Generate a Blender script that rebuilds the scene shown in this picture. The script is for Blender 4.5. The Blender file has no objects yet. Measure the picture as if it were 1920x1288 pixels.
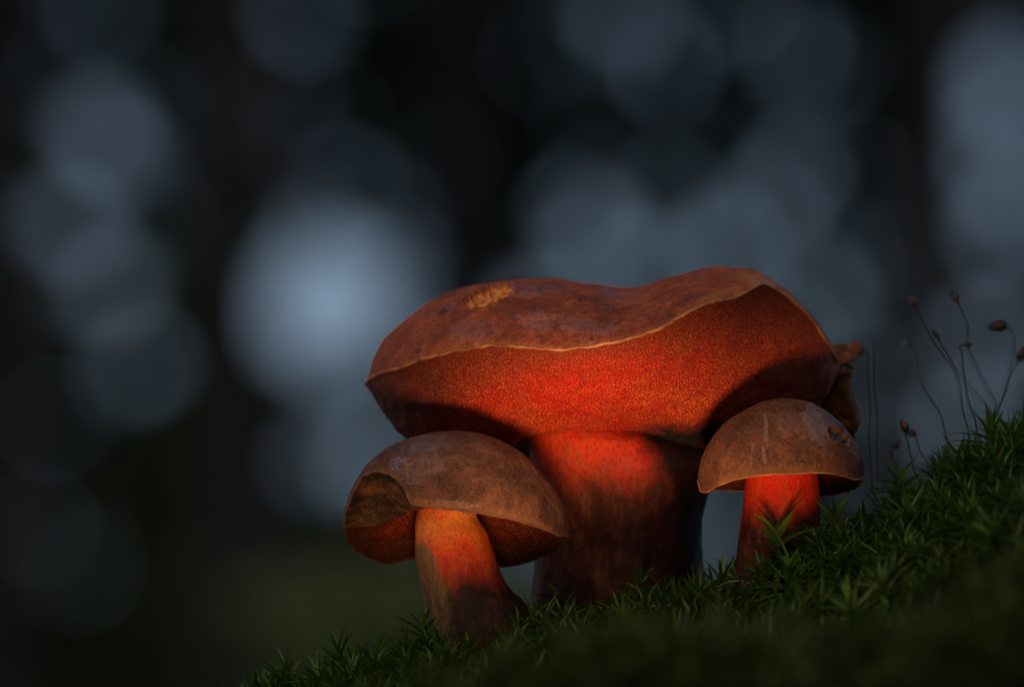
import bpy, math, random
import numpy as np
from mathutils import Vector, noise as mnoise

random.seed(7)
RNG = np.random.default_rng(7)
SC = bpy.context.scene
COL = SC.collection

# ----------------------------------------------------------------- camera
PITCH = math.radians(8.0)          # the lens looks slightly up the mossy bank
DIST = 2.5                         # metres to the plane of focus
K = 0.25 / 1920.0                  # metres per photograph pixel in that plane
FZ = 0.60                          # height of the focus point
FWD = np.array([0, math.cos(PITCH), math.sin(PITCH)])
UPV = np.array([0, -math.sin(PITCH), math.cos(PITCH)])
FP = np.array([0, 0, FZ])
cam_d = bpy.data.cameras.new('camera')
cam_o = bpy.data.objects.new('camera', cam_d)
COL.objects.link(cam_o)
cam_o.location = FP - FWD * DIST
cam_o.rotation_euler = (math.pi / 2 + PITCH, 0, 0)
cam_d.sensor_width = 36
cam_d.lens = 360
cam_d.clip_start = 0.05
cam_d.clip_end = 500
cam_d.dof.use_dof = True
cam_d.dof.focus_distance = DIST + 0.003
cam_d.dof.aperture_fstop = 10.0
SC.camera = cam_o

# ----------------------------------------------------------------- light
SUN_EL, SUN_AZ = math.radians(46), math.radians(238)   # soft light through the canopy, from the camera's side, left
world = bpy.data.worlds.new('World')
SC.world = world
world.use_nodes = True
wt = world.node_tree
wt.nodes.clear()
sky = wt.nodes.new('ShaderNodeTexSky')
sky.sky_type = 'NISHITA'
sky.sun_disc = False
sky.sun_elevation = SUN_EL
sky.sun_rotation = math.radians(90) - SUN_AZ
sky.air_density = 1.0
sky.dust_density = 0.6
sky.ozone_density = 3.0
bg = wt.nodes.new('ShaderNodeBackground')
bg.inputs['Strength'].default_value = 0.06
wo = wt.nodes.new('ShaderNodeOutputWorld')
tint = wt.nodes.new('ShaderNodeMix'); tint.data_type = 'RGBA'; tint.blend_type = 'MULTIPLY'
tint.inputs[0].default_value = 1.0; tint.inputs[7].default_value = (1.06, 0.98, 0.98, 1)   # dusk
wt.links.new(sky.outputs[0], tint.inputs[6])
wt.links.new(tint.outputs[2], bg.inputs['Color'])
wt.links.new(bg.outputs[0], wo.inputs['Surface'])

sun_d = bpy.data.lights.new('sun', 'SUN')
sun_d.energy = 0.75
sun_d.angle = math.radians(10)
sun_d.color = (1.0, 0.78, 0.58)
sun_o = bpy.data.objects.new('sun', sun_d)
COL.objects.link(sun_o)
sdir = Vector((math.cos(SUN_EL) * math.cos(SUN_AZ), math.cos(SUN_EL) * math.sin(SUN_AZ), math.sin(SUN_EL)))
sun_o.rotation_euler = sdir.to_track_quat('Z', 'Y').to_euler()


def W(px, py, dep):
    """photograph pixel + depth behind the focus plane -> world point"""
    px, py, dep = np.broadcast_arrays(np.asarray(px, float), np.asarray(py, float), np.asarray(dep, float))
    s = 1 + dep / DIST
    x = (px - 960) * K * s
    z = (644 - py) * K * s
    return FP + x[..., None] * np.array([1., 0, 0]) + dep[..., None] * FWD + z[..., None] * UPV


# the photographer's torches, low in the moss before the group: the glow under the caps and on the stems comes from them
TORCHES = [((1200, 1390, -0.165), (1090, 735, 0.02), 2.9, 21), ((1395, 1375, -0.15), (1444, 905, -0.004), 1.45, 16), ((920, 1400, -0.15), (850, 985, 0.0), 1.15, 16)]
for _p, _a, _e, _ang in TORCHES:
    torch_d = bpy.data.lights.new('torch', 'SPOT')
    torch_d.energy = _e * 1.4
    torch_d.color = (1.0, 0.62, 0.36)
    torch_d.shadow_soft_size = 0.022
    torch_d.spot_size = math.radians(_ang)
    torch_d.spot_blend = 1.0
    torch_o = bpy.data.objects.new('torch', torch_d)
    COL.objects.link(torch_o)
    tp, ta = Vector(W(*_p)), Vector(W(*_a))
    torch_o.location = tp
    torch_o.rotation_euler = (tp - ta).to_track_quat('Z', 'Y').to_euler()

SC.view_settings.view_transform = 'Standard'
SC.view_settings.look = 'None'
SC.view_settings.gamma = 1
SC.view_settings.exposure = 0.22
SC.cycles.use_denoising = True
SC.cycles.max_bounces = 6
SC.cycles.sample_clamp_indirect = 4


# ----------------------------------------------------------------- helpers
def tag(o, label=None, cat=None, group=None, kind=None):
    if label: o['label'] = label
    if cat: o['category'] = cat
    if group: o['group'] = group
    if kind: o['kind'] = kind
    return o


def link(name, me, mats=(), parent=None, smooth=True):
    o = bpy.data.objects.new(name, me)
    COL.objects.link(o)
    if parent is not None: o.parent = parent
    for m in ([mats] if not isinstance(mats, (list, tuple)) else mats):
        me.materials.append(m)
    return o


def mesh_np(name, V, F, smooth=True):
    """F: (n,3) or (n,4) int array"""
    V = np.ascontiguousarray(V, dtype=np.float32); F = np.ascontiguousarray(F, dtype=np.int32)
    me = bpy.data.meshes.new(name)
    n, k = F.shape
    me.vertices.add(len(V)); me.vertices.foreach_set('co', V.ravel())
    me.loops.add(n * k); me.loops.foreach_set('vertex_index', F.ravel())
    me.polygons.add(n)
    me.polygons.foreach_set('loop_start', np.arange(0, n * k, k, dtype=np.int32))
    me.polygons.foreach_set('loop_total', np.full(n, k, dtype=np.int32))
    me.polygons.foreach_set('use_smooth', np.full(n, smooth))
    me.update(calc_edges=True)
    me.validate()
    return me


def attr(me, name, arr):
    a = me.attributes.new(name, 'FLOAT', 'POINT')
    a.data.foreach_set('value', np.ascontiguousarray(arr, dtype=np.float32).ravel())


def grid_faces(nu, nv, wrap_v=False):
    i, j = np.meshgrid(np.arange(nu - 1), np.arange(nv if wrap_v else nv - 1), indexing='ij')
    j2 = (j + 1) % nv
    return np.stack([i * nv + j, (i + 1) * nv + j, (i + 1) * nv + j2, i * nv + j2], -1).reshape(-1, 4)


def empty(name, loc):
    o = bpy.data.objects.new(name, None)
    COL.objects.link(o)
    o.location = Vector(loc)
    o.empty_display_size = 0.01
    return o


def spl(pts):
    """smooth monotone-ish interpolation through (x, y) control points"""
    xs = np.array([p[0] for p in pts], float); ys = np.array([p[1] for p in pts], float)
    d = np.diff(ys) / np.diff(xs)
    m = np.zeros(len(xs)); m[0], m[-1] = d[0], d[-1]
    for i in range(1, len(xs) - 1):
        if d[i - 1] * d[i] > 0:
            w1 = 2 * (xs[i + 1] - xs[i]) + (xs[i] - xs[i - 1]); w2 = (xs[i + 1] - xs[i]) + 2 * (xs[i] - xs[i - 1])
            m[i] = (w1 + w2) / (w1 / d[i - 1] + w2 / d[i])
    def f(x):
        x = np.clip(np.asarray(x, float), xs[0], xs[-1])
        i = np.clip(np.searchsorted(xs, x) - 1, 0, len(xs) - 2)
        h = xs[i + 1] - xs[i]; t = (x - xs[i]) / h
        return ((2*t**3 - 3*t**2 + 1) * ys[i] + (t**3 - 2*t**2 + t) * h * m[i]
                + (-2*t**3 + 3*t**2) * ys[i + 1] + (t**3 - t**2) * h * m[i + 1])
    return f


def fbm(P, scale, octv=4, seed=0.0):
    P = np.asarray(P, float); flat = P.reshape(-1, P.shape[-1]) * scale
    out = np.array([mnoise.fractal(Vector((p[0] + seed, p[1] - seed, (p[2] if len(p) > 2 else 0) + 2 * seed)), 1.0, 2.0, octv) for p in flat])
    return out.reshape(P.shape[:-1])


def smooth01(x, a, b):
    t = np.clip((x - a) / (b - a), 0, 1)
    return t * t * (3 - 2 * t)


# ----------------------------------------------------------------- materials
class NT:
    def __init__(s, name):
        s.m = bpy.data.materials.new(name); s.m.use_nodes = True
        s.t = s.m.node_tree; s.t.nodes.clear()
        s.out = s.t.nodes.new('ShaderNodeOutputMaterial')
        s.b = s.t.nodes.new('ShaderNodeBsdfPrincipled')
        s.t.links.new(s.b.outputs[0], s.out.inputs['Surface'])
        s.co = s.t.nodes.new('ShaderNodeTexCoord').outputs['Object']
    def n(s, typ, **kw):
        n = s.t.nodes.new(typ)
        for k, v in kw.items(): setattr(n, k, v)
        return n
    def put(s, sock, v):
        if isinstance(v, bpy.types.NodeSocket): s.t.links.new(v, sock)
        elif isinstance(v, (tuple, list)): sock.default_value = (*v, 1.0) if len(v) == 3 and sock.type == 'RGBA' else v
        else: sock.default_value = v
    def noise(s, scale, detail=4, rough=0.55, co=None, dist=0.0):
        n = s.n('ShaderNodeTexNoise'); s.put(n.inputs['Vector'], co or s.co)
        n.inputs['Scale'].default_value = scale; n.inputs['Detail'].default_value = detail
        n.inputs['Roughness'].default_value = rough; n.inputs['Distortion'].default_value = dist
        return n.outputs['Fac']
    def voro(s, scale, feature='F1', co=None, rnd=1.0, smooth=None):
        n = s.n('ShaderNodeTexVoronoi', feature=feature); s.put(n.inputs['Vector'], co or s.co)
        n.inputs['Scale'].default_value = scale; n.inputs['Randomness'].default_value = rnd
        if smooth is not None: n.inputs['Smoothness'].default_value = smooth
        return n.outputs['Distance']
    def mapv(s, scale, co=None, rot=(0, 0, 0)):
        n = s.n('ShaderNodeMapping'); s.put(n.inputs['Vector'], co or s.co)
        n.inputs['Scale'].default_value = scale; n.inputs['Rotation'].default_value = rot
        return n.outputs[0]
    def ramp(s, fac, stops, interp='LINEAR'):
        n = s.n('ShaderNodeValToRGB'); s.put(n.inputs[0], fac)
        cr = n.color_ramp; cr.interpolation = interp
        while len(cr.elements) < len(stops): cr.elements.new(0.5)
        for e, (p, c) in zip(cr.elements, stops):
            e.position = p; e.color = (*c, 1) if isinstance(c, tuple) else (c, c, c, 1)
        return n.outputs[0]
    def mix(s, fac, a, b, mode='MIX'):
        n = s.n('ShaderNodeMix', data_type='RGBA', blend_type=mode)
        s.put(n.inputs[0], fac); s.put(n.inputs[6], a); s.put(n.inputs[7], b)
        return n.outputs[2]
    def math(s, op, a, b=0.0, c=0.0):
        n = s.n('ShaderNodeMath', operation=op)
        s.put(n.inputs[0], a); s.put(n.inputs[1], b); s.put(n.inputs[2], c)
        return n.outputs[0]
    def rng(s, v, a, b, c=0.0, d=1.0):
        n = s.n('ShaderNodeMapRange'); s.put(n.inputs[0], v)
        for i, q in enumerate((a, b, c, d)): s.put(n.inputs[1 + i], q)
        return n.outputs[0]
    def attr(s, name):
        n = s.n('ShaderNodeAttribute', attribute_name=name); return n.outputs['Fac']
    def objrand(s):
        return s.n('ShaderNodeObjectInfo').outputs['Random']
    def bump(s, h, strength, dist, prev=None):
        n = s.n('ShaderNodeBump'); s.put(n.inputs['Height'], h)
        n.inputs['Strength'].default_value = strength; n.inputs['Distance'].default_value = dist
        if prev is not None: s.put(n.inputs['Normal'], prev)
        return n.outputs[0]
    def fin(s, color, rough=0.6, normal=None, sss=0.0, rad=(0.003, 0.001, 0.0005), spec=0.4, sheen=0.0, sheen_tint=(1, 1, 1)):
        b = s.b
        s.put(b.inputs['Base Color'], color); s.put(b.inputs['Roughness'], rough)
        s.put(b.inputs['Specular IOR Level'], spec)
        if normal is not None: s.put(b.inputs['Normal'], normal)
        if sss:
            b.inputs['Subsurface Weight'].default_value = sss
            b.inputs['Subsurface Radius'].default_value = (1, rad[1] / rad[0], rad[2] / rad[0])
            b.inputs['Subsurface Scale'].default_value = rad[0]
        if sheen:
            b.inputs['Sheen Weight'].default_value = sheen; b.inputs['Sheen Roughness'].default_value = 0.4
            b.inputs['Sheen Tint'].default_value = (*sheen_tint, 1)
        return s.m


def mat_cap(name, c_dark, c_mid, c_light, c_scuff, streak=False):
    k = NT(name)
    big = k.noise(90, 6, 0.68)
    mid = k.noise(420, 5, 0.65)
    fine = k.noise(2600, 3, 0.6)
    col = k.ramp(big, [(0.34, c_dark), (0.50, c_mid), (0.66, c_light)])
    col = k.mix(k.rng(mid, 0.38, 0.60), k.mix(0.6, col, (0.02, 0.008, 0.005)), col)
    col = k.mix(k.rng(fine, 0.42, 0.62, 0.0, 0.75), col, k.mix(0.6, col, c_light))
    grain = k.noise(1700, 4, 0.75)
    col = k.mix(k.rng(grain, 0.52, 0.66, 0.0, 0.5), col, k.mix(0.35, col, c_scuff))
    col = k.mix(k.rng(grain, 0.48, 0.36, 0.0, 0.7), col, k.mix(0.6, col, (0.018, 0.006, 0.004)))
    spot = k.rng(k.noise(130, 4, 0.7), 0.56, 0.70)
    col = k.mix(k.math('MULTIPLY', spot, 0.75), col, (0.026, 0.012, 0.009))
    sc = k.attr('scuff')
    scn = k.math('MULTIPLY', sc, k.rng(k.noise(1500, 4, 0.7), 0.36, 0.62))
    col = k.mix(k.math('MULTIPLY', scn, 0.95), col, c_scuff)
    rim = k.attr('rim')
    col = k.mix(k.math('MULTIPLY', rim, 0.6), col, (0.36, 0.14, 0.03))
    wet = k.attr('wet')
    rough = k.rng(mid, 0.3, 0.7, 0.62, 0.82)
    rough = k.math('SUBTRACT', rough, k.math('MULTIPLY', k.math('MULTIPLY', wet, k.rng(k.noise(700, 3, 0.6), 0.42, 0.55)), 0.58))
    glint = k.math('MULTIPLY', k.rng(k.noise(900, 2, 0.5), 0.60, 0.64), k.math('ADD', 0.10, k.math('MAXIMUM', wet, sc)))
    rough = k.math('SUBTRACT', rough, k.math('MULTIPLY', glint, 0.45))
    h = k.math('ADD', k.math('MULTIPLY', fine, 0.5), k.math('MULTIPLY', k.noise(1100, 4, 0.7), 0.9))
    nrm = k.bump(mid, 0.45, 0.0010)
    nrm = k.bump(h, 0.8, 0.0005, nrm)
    nrm = k.bump(scn, 0.6, 0.00025, nrm)
    return k.fin(col, rough, nrm, sss=0.12, rad=(0.0025, 0.001, 0.0006), spec=k.math('ADD', 0.16, k.math('ADD', k.math('MULTIPLY', wet, 1.0), k.math('MULTIPLY', glint, 0.8))))


def mat_flesh(name, c1, c2, c3):
    k = NT(name)
    st = k.noise(700, 4, 0.6, k.mapv((1, 0.25, 0.5)))
    col = k.ramp(st, [(0.3, c1), (0.5, c2), (0.7, c3)])
    return k.fin(col, 0.6, k.bump(st, 0.8, 0.0006), sss=0.2)


def mat_pores(name, c_hole, c_red, c_orange, c_outer, scale=1400):
    k = NT(name)
    # tube mouths, stretched towards the margin
    wob = k.n('ShaderNodeTexNoise'); k.put(wob.inputs['Vector'], k.co); wob.inputs['Scale'].default_value = 500
    v = k.n('ShaderNodeVectorMath', operation='MULTIPLY_ADD')
    k.put(v.inputs[0], wob.outputs['Color']); v.inputs[1].default_value = (0.0007,) * 3; k.put(v.inputs[2], k.co)
    co = k.mapv((1.15, 0.68, 0.68), v.outputs[0])
    d = k.voro(scale, 'DISTANCE_TO_EDGE', co, 1.0)
    cell = k.rng(d, 0.03, 0.16)
    big = k.noise(55, 4, 0.6)
    patch = k.rng(k.noise(170, 4, 0.65), 0.40, 0.64)
    rr = k.attr('rr')                       # 0 at the stem, 1 at the margin
    ora = k.mix(k.rng(big, 0.38, 0.64), c_red, c_orange)
    ora = k.mix(k.math('MULTIPLY', patch, 0.7), ora, c_orange)
    ora = k.mix(k.rng(rr, 0.66, 0.97), ora, c_outer)
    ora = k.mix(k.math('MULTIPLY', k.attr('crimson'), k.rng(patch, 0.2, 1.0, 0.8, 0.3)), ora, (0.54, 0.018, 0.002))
    cell = k.math('MULTIPLY', cell, k.rng(k.noise(700, 3, 0.6), 0.30, 0.60, 0.55, 1.0))
    col = k.mix(cell, c_hole, ora)
    tn = k.noise(150, 5, 0.7)
    col = k.mix(k.attr('torn'), col, k.ramp(tn, [(0.32, (0.016, 0.008, 0.005)), (0.48, (0.055, 0.024, 0.010)), (0.62, (0.20, 0.075, 0.020)), (0.74, (0.30, 0.12, 0.035))]))
    br = k.attr('painted_shade')
    col = k.mix(k.math('MULTIPLY', br, k.rng(k.noise(240, 4, 0.7), 0.3, 0.55, 0.55, 1.0)), col, (0.012, 0.010, 0.010))  # darkens the pore colour where shade is painted in
    h = k.math('ADD', cell, k.math('MULTIPLY', k.noise(300, 4), 0.8))
    return k.fin(col, 0.62, k.bump(h, 0.75, 0.0004), sss=0.15, rad=(0.0015, 0.0004, 0.0002), spec=0.3)


def mat_stem(name, stops, speck, speck_scale=900, flay=None, low=0.12):
    k = NT(name)
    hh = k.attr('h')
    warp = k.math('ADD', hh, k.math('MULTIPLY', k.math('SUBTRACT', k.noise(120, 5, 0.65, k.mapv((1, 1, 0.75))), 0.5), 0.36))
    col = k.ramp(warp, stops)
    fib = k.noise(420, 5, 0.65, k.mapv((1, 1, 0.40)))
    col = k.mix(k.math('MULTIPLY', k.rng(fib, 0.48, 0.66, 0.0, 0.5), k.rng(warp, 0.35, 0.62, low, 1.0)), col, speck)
    pun = k.voro(speck_scale, 'F1', k.mapv((1, 1, 0.6)))
    col = k.mix(k.rng(pun, 0.20, 0.48, 0.55, 0.0), col, k.mix(0.65, col, (0.06, 0.006, 0.003)))
    col = k.mix(k.math('MULTIPLY', k.attr('painted_shade'), k.rng(fib, 0.3, 0.6, 1.0, 0.95)), col, (0.007, 0.004, 0.003))  # near-black shade painted into the stem colour
    if flay:
        f2 = k.noise(700, 5, 0.7, k.mapv((1, 1, 0.10)))
        fm = k.math('MULTIPLY', k.attr('flay'), k.rng(f2, 0.25, 0.5, 0.5, 1.0))
        col = k.mix(fm, col, k.ramp(f2, [(0.3, (0.05, 0.025, 0.012)), (0.5, flay), (0.72, tuple(min(1, c * 1.7) for c in flay))]))
    h = k.math('ADD', k.math('MULTIPLY', fib, 0.8), k.math('MULTIPLY', pun, -0.5))
    return k.fin(col, 0.65, k.bump(h, 0.6, 0.0005), sss=0.2, rad=(0.002, 0.0005, 0.0002), spec=0.14)


def mat_plain(name, stops, scale, rough=0.6, bump=0.4, dist=0.0005, rand=0.0, **kw):
    k = NT(name)
    nz = k.noise(scale, 4, 0.6)
    fac = nz
    if rand: fac = k.math('ADD', nz, k.math('MULTIPLY', k.math('SUBTRACT', k.objrand(), 0.5), rand))
    return k.fin(k.ramp(fac, stops), rough, k.bump(nz, bump, dist), **kw)


def mat_leaf(name, c1, c2, c3, rough=0.45, trans=0.35, brown=False):
    k = NT(name)
    r = k.attr('rnd')
    col = k.ramp(r, [(0.0, c1), (0.5, c2), (0.88, c3), (0.94, (0.16, 0.075, 0.025))] if brown else [(0.0, c1), (0.6, c2), (1.0, c3)])
    m = k.fin(col, rough, None, spec=0.3)
    tr = k.n('ShaderNodeBsdfTranslucent'); k.put(tr.inputs[0], col)
    mx = k.n('ShaderNodeMixShader'); mx.inputs[0].default_value = trans
    k.t.links.new(k.b.outputs[0], mx.inputs[1]); k.t.links.new(tr.outputs[0], mx.inputs[2])
    k.t.links.new(mx.outputs[0], k.out.inputs['Surface'])
    return m


M_cap_big = mat_cap('russet_cap_skin', (0.17, 0.030, 0.009), (0.32, 0.058, 0.015), (0.45, 0.098, 0.026), (0.36, 0.16, 0.12))
M_cap_left = mat_cap('umber_cap_skin', (0.040, 0.013, 0.005), (0.115, 0.037, 0.013), (0.22, 0.080, 0.030), (0.28, 0.17, 0.13))
M_cap_right = mat_cap('chestnut_cap_skin', (0.046, 0.012, 0.004), (0.130, 0.036, 0.010), (0.235, 0.076, 0.023), (0.33, 0.20, 0.15))
M_margin = mat_plain('ochre_cap_margin', [(0.35, (0.18, 0.055, 0.014)), (0.52, (0.36, 0.125, 0.024)), (0.72, (0.55, 0.24, 0.05))], 200, 0.5, sss=0.3)  # own ochre; its lightness also paints the glow through the small right cap's rim
M_margin_dark = mat_plain('brown_cap_margin', [(0.35, (0.07, 0.022, 0.008)), (0.55, (0.16, 0.055, 0.016)), (0.75, (0.32, 0.13, 0.035))], 180, 0.55, sss=0.2)
M_wound = mat_flesh('orange_flesh', (0.16, 0.035, 0.006), (0.66, 0.19, 0.022), (0.78, 0.30, 0.045))
M_hole = mat_flesh('pale_brown_flesh', (0.03, 0.012, 0.007), (0.14, 0.07, 0.035), (0.34, 0.20, 0.12))
M_pore_big = mat_pores('red_pores', (0.20, 0.006, 0.002), (0.55, 0.026, 0.004), (0.58, 0.088, 0.010), (0.28, 0.060, 0.012))
M_pore_left = mat_pores('brown_pores', (0.07, 0.007, 0.003), (0.48, 0.035, 0.007), (0.42, 0.09, 0.018), (0.14, 0.048, 0.015), 1500)
M_pore_right = mat_pores('dark_red_pores', (0.07, 0.004, 0.002), (0.35, 0.03, 0.006), (0.35, 0.08, 0.015), (0.16, 0.04, 0.012), 1400)
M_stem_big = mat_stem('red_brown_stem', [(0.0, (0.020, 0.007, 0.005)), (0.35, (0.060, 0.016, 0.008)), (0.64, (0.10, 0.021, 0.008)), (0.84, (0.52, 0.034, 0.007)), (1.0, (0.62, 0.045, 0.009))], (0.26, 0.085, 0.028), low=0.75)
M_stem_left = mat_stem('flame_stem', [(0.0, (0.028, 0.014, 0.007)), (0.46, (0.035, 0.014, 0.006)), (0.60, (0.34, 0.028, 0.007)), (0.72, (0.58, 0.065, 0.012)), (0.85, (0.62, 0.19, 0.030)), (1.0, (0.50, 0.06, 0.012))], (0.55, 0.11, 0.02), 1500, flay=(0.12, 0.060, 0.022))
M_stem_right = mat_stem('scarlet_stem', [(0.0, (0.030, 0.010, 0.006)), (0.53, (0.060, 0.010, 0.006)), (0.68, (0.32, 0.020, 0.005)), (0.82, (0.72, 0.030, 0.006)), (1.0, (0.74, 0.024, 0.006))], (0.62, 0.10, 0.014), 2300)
M_flap = mat_plain('torn_flesh', [(0.30, (0.040, 0.012, 0.004)), (0.5, (0.17, 0.045, 0.008)), (0.80, (0.36, 0.12, 0.020))], 260, 0.6, 0.6, 0.001, spec=0.15)
M_soil = mat_plain('dark_moss_soil', [(0.3, (0.010, 0.008, 0.005)), (0.55, (0.018, 0.024, 0.008)), (0.75, (0.03, 0.04, 0.010))], 90, 0.9, 0.8, 0.003)
M_moss = mat_leaf('moss_leaf', (0.016, 0.038, 0.005), (0.048, 0.098, 0.009), (0.135, 0.20, 0.020), brown=True)
M_moss_olive = mat_leaf('olive_moss_leaf', (0.030, 0.046, 0.007), (0.072, 0.095, 0.012), (0.13, 0.15, 0.018))  # browner olive tone for the moss before the mushrooms
M_moss_dry = mat_leaf('dry_moss_leaf', (0.16, 0.07, 0.02), (0.22, 0.11, 0.03), (0.30, 0.16, 0.05))
M_seta = mat_plain('moss_stalk', [(0.3, (0.022, 0.009, 0.007)), (0.7, (0.05, 0.02, 0.012))], 300, 0.5)
M_capsule = mat_plain('moss_capsule', [(0.3, (0.020, 0.007, 0.005)), (0.7, (0.050, 0.016, 0.009))], 400, 0.5, rand=0.4)
M_needle = mat_plain('dry_needle', [(0.3, (0.10, 0.045, 0.018)), (0.7, (0.26, 0.14, 0.06))], 500, 0.6)
M_bark = mat_plain('tree_bark', [(0.3, (0.008, 0.007, 0.006)), (0.6, (0.018, 0.015, 0.012)), (0.8, (0.030, 0.026, 0.021))], 14, 0.9, 0.9, 0.02)
M_leaf_dark = mat_leaf('tree_leaf', (0.018, 0.030, 0.009), (0.040, 0.062, 0.017), (0.070, 0.098, 0.026))
M_leaf_bush = mat_leaf('olive_bush_leaf', (0.06, 0.075, 0.02), (0.10, 0.125, 0.03), (0.15, 0.17, 0.05))
k = NT('water')
k.b.inputs['Transmission Weight'].default_value = 1.0
k.b.inputs['IOR'].default_value = 1.33
M_water = k.fin((1, 1, 1), 0.02)


# ----------------------------------------------------------------- ground (one sheet, the mossy bank and the forest floor)
base_line = spl([(-6000, 3800), (-1500, 2100), (-400, 1720), (0, 1560), (300, 1430), (500, 1362), (650, 1322), (800, 1290), (950, 1258), (1100, 1220),
                 (1250, 1188), (1400, 1160), (1550, 1098), (1650, 1048), (1750, 990), (1850, 928), (1920, 890), (2100, 845), (2600, 730), (6000, 580)])


def ground_z(x, y):
    """height of the bank at world x, y"""
    x = np.asarray(x, float); y = np.asarray(y, float)
    px = 960 + x / K
    b = (644 - base_line(px)) * K
    tp_ = math.tan(PITCH)
    crest = 0.045 + 0.05 * smooth01(x, 0.06, 0.16)
    front = -0.62 * (1 - np.exp(-np.maximum(-(y + 0.005), 0) * 0.40 / 0.62))
    z_mid = tp_ * np.clip(y, -0.005, crest)
    back = -0.75 * (1 - np.exp(-np.maximum(y - crest, 0) * 0.42 / 0.75))
    hum = (0.078 - 0.022 * smooth01(x, 0.02, 0.10)) * np.exp(-((y + 0.34 - 0.25 * (x - 0.03)) / 0.075) ** 2) * smooth01(x, -0.16, -0.02)   # a hummock nearer the lens
    far = np.maximum(np.hypot(x, y) - 3, 0)
    edge = smooth01(far, 0, 6)
    z = b / math.cos(PITCH) + front + z_mid + back + hum
    z = z * (1 - edge) + (-0.75) * edge
    return FZ + z


def axis(lo, hi, step, far, g=1.16):
    a = list(np.arange(lo, hi + step / 2, step)); s = step; v = hi
    while v < far: s *= g; v += s; a.append(v)
    s = step; v = lo
    while v > -far: s *= g; v -= s; a.insert(0, v)
    return np.array(a)


gx = axis(-0.20, 0.26, 0.005, 90); gy = axis(-0.42, 0.24, 0.005, 90)
GX, GY = np.meshgrid(gx, gy, indexing='ij')
GZ = ground_z(GX, GY)
near = (np.abs(GX) < 0.7) & (np.abs(GY) < 0.9)
nz = np.zeros_like(GZ)
nz[near] = fbm(np.stack([GX[near], GY[near]], -1), 45, 3) * 0.004
GZ = GZ + nz
ground = link('ground', mesh_np('ground', np.stack([GX, GY, GZ], -1).reshape(-1, 3), grid_faces(*GX.shape)), M_soil)
tag(ground, 'dark mossy bank sloping down towards the left', None, kind='structure')


# ----------------------------------------------------------------- mushrooms
def normals_of(P):
    du = np.gradient(P, axis=0); dv = np.gradient(P, axis=1)
    n = np.cross(du, dv); l = np.linalg.norm(n, axis=-1, keepdims=True); l[l < 1e-12] = 1
    return n / l


def rot_ellipse(px, py, cx, cy, a, b, ang):
    c, s = math.cos(math.radians(ang)), math.sin(math.radians(ang))
    dx, dy = px - cx, -(py - cy)
    return np.hypot((dx * c + dy * s) / a, (-dx * s + dy * c) / b)


class Cap:
    """cap described by its crest line, front and back margin lines and the hanging pore layer"""
    def __init__(s, xl, xr, crest, zf, zb, bottom, ymid, ry, prof, notch=None, q=2.4, wob=1.2, seed=1.0, nu=260, nv=150):
        s.xl, s.xr, s.seed = xl, xr, seed
        s.xc, s.hw = (xl + xr) / 2, (xr - xl) / 2
        s.crest, s.zf, s.zb, s.bottom = crest, zf, zb, bottom
        s.ymid, s.ry, s.prof, s.notch, s.q, s.wob, s.nu, s.nv = ymid, ry, prof, notch, q, wob, nu, nv

    def wobble(s, x, side):
        v = [mnoise.fractal(Vector((xx * 0.045, side * 7.1, s.seed)), 1.0, 2.0, 4) for xx in np.atleast_1d(x).ravel()]
        e = np.clip((1 - ((x - s.xc) / s.hw) ** 2) * 4, 0, 1)
        return np.array(v).reshape(np.shape(x)) * (s.wob if np.isscalar(s.wob) else (s.wob(x) if side == 0 else 1.5)) * e

    def plan(s, x):
        e = np.sqrt(np.clip(1 - ((x - s.xc) / s.hw) ** 2, 0, 1))
        f = s.ymid - s.ry * e; b = s.ymid + s.ry * e
        if s.notch is not None: f = f + s.notch(x) * e
        return f, b

    def surf(s, under):
        u = np.linspace(0, 1, s.nu); x = s.xc - s.hw * np.cos(np.pi * u)
        t = np.sin(np.linspace(-math.pi / 2, math.pi / 2, s.nv))
        X, T = np.meshgrid(x, t, indexing='ij')
        f, b = s.plan(x)
        zf = s.zf(x) + s.wobble(x, 0); zb = s.zb(x) + s.wobble(x, 1)
        A = np.abs(T)
        Y = s.ymid + np.where(T < 0, T * (s.ymid - f)[:, None], T * (b - s.ymid)[:, None])
        R = np.where(T < 0, zf[:, None], zb[:, None])
        if not under:
            c = s.crest(x)[:, None]
            g = (1 - s.prof) * A ** 2.3 + s.prof * (1 - np.sqrt(np.clip(1 - A * A, 0, 1)))
            Z = c + (R - c) * g
        else:
            c = s.bottom(x)[:, None]
            Z = c + (R - c) * A ** (s.q if np.isscalar(s.q) else np.where(T < 0, s.q(x)[:, None], 2.0))
        return X, Y, Z, T

    def rimloop(s, n=420):
        a = np.linspace(0, 2 * math.pi, n, endpoint=False)
        x = s.xc - s.hw * np.cos(a)
        front = np.sin(a) >= 0
        f, b = s.plan(x)
        y = np.where(front, f, b)
        z = np.where(front, s.zf(x) + s.wobble(x, 0), s.zb(x) + s.wobble(x, 1))
        return x, y, z


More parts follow.
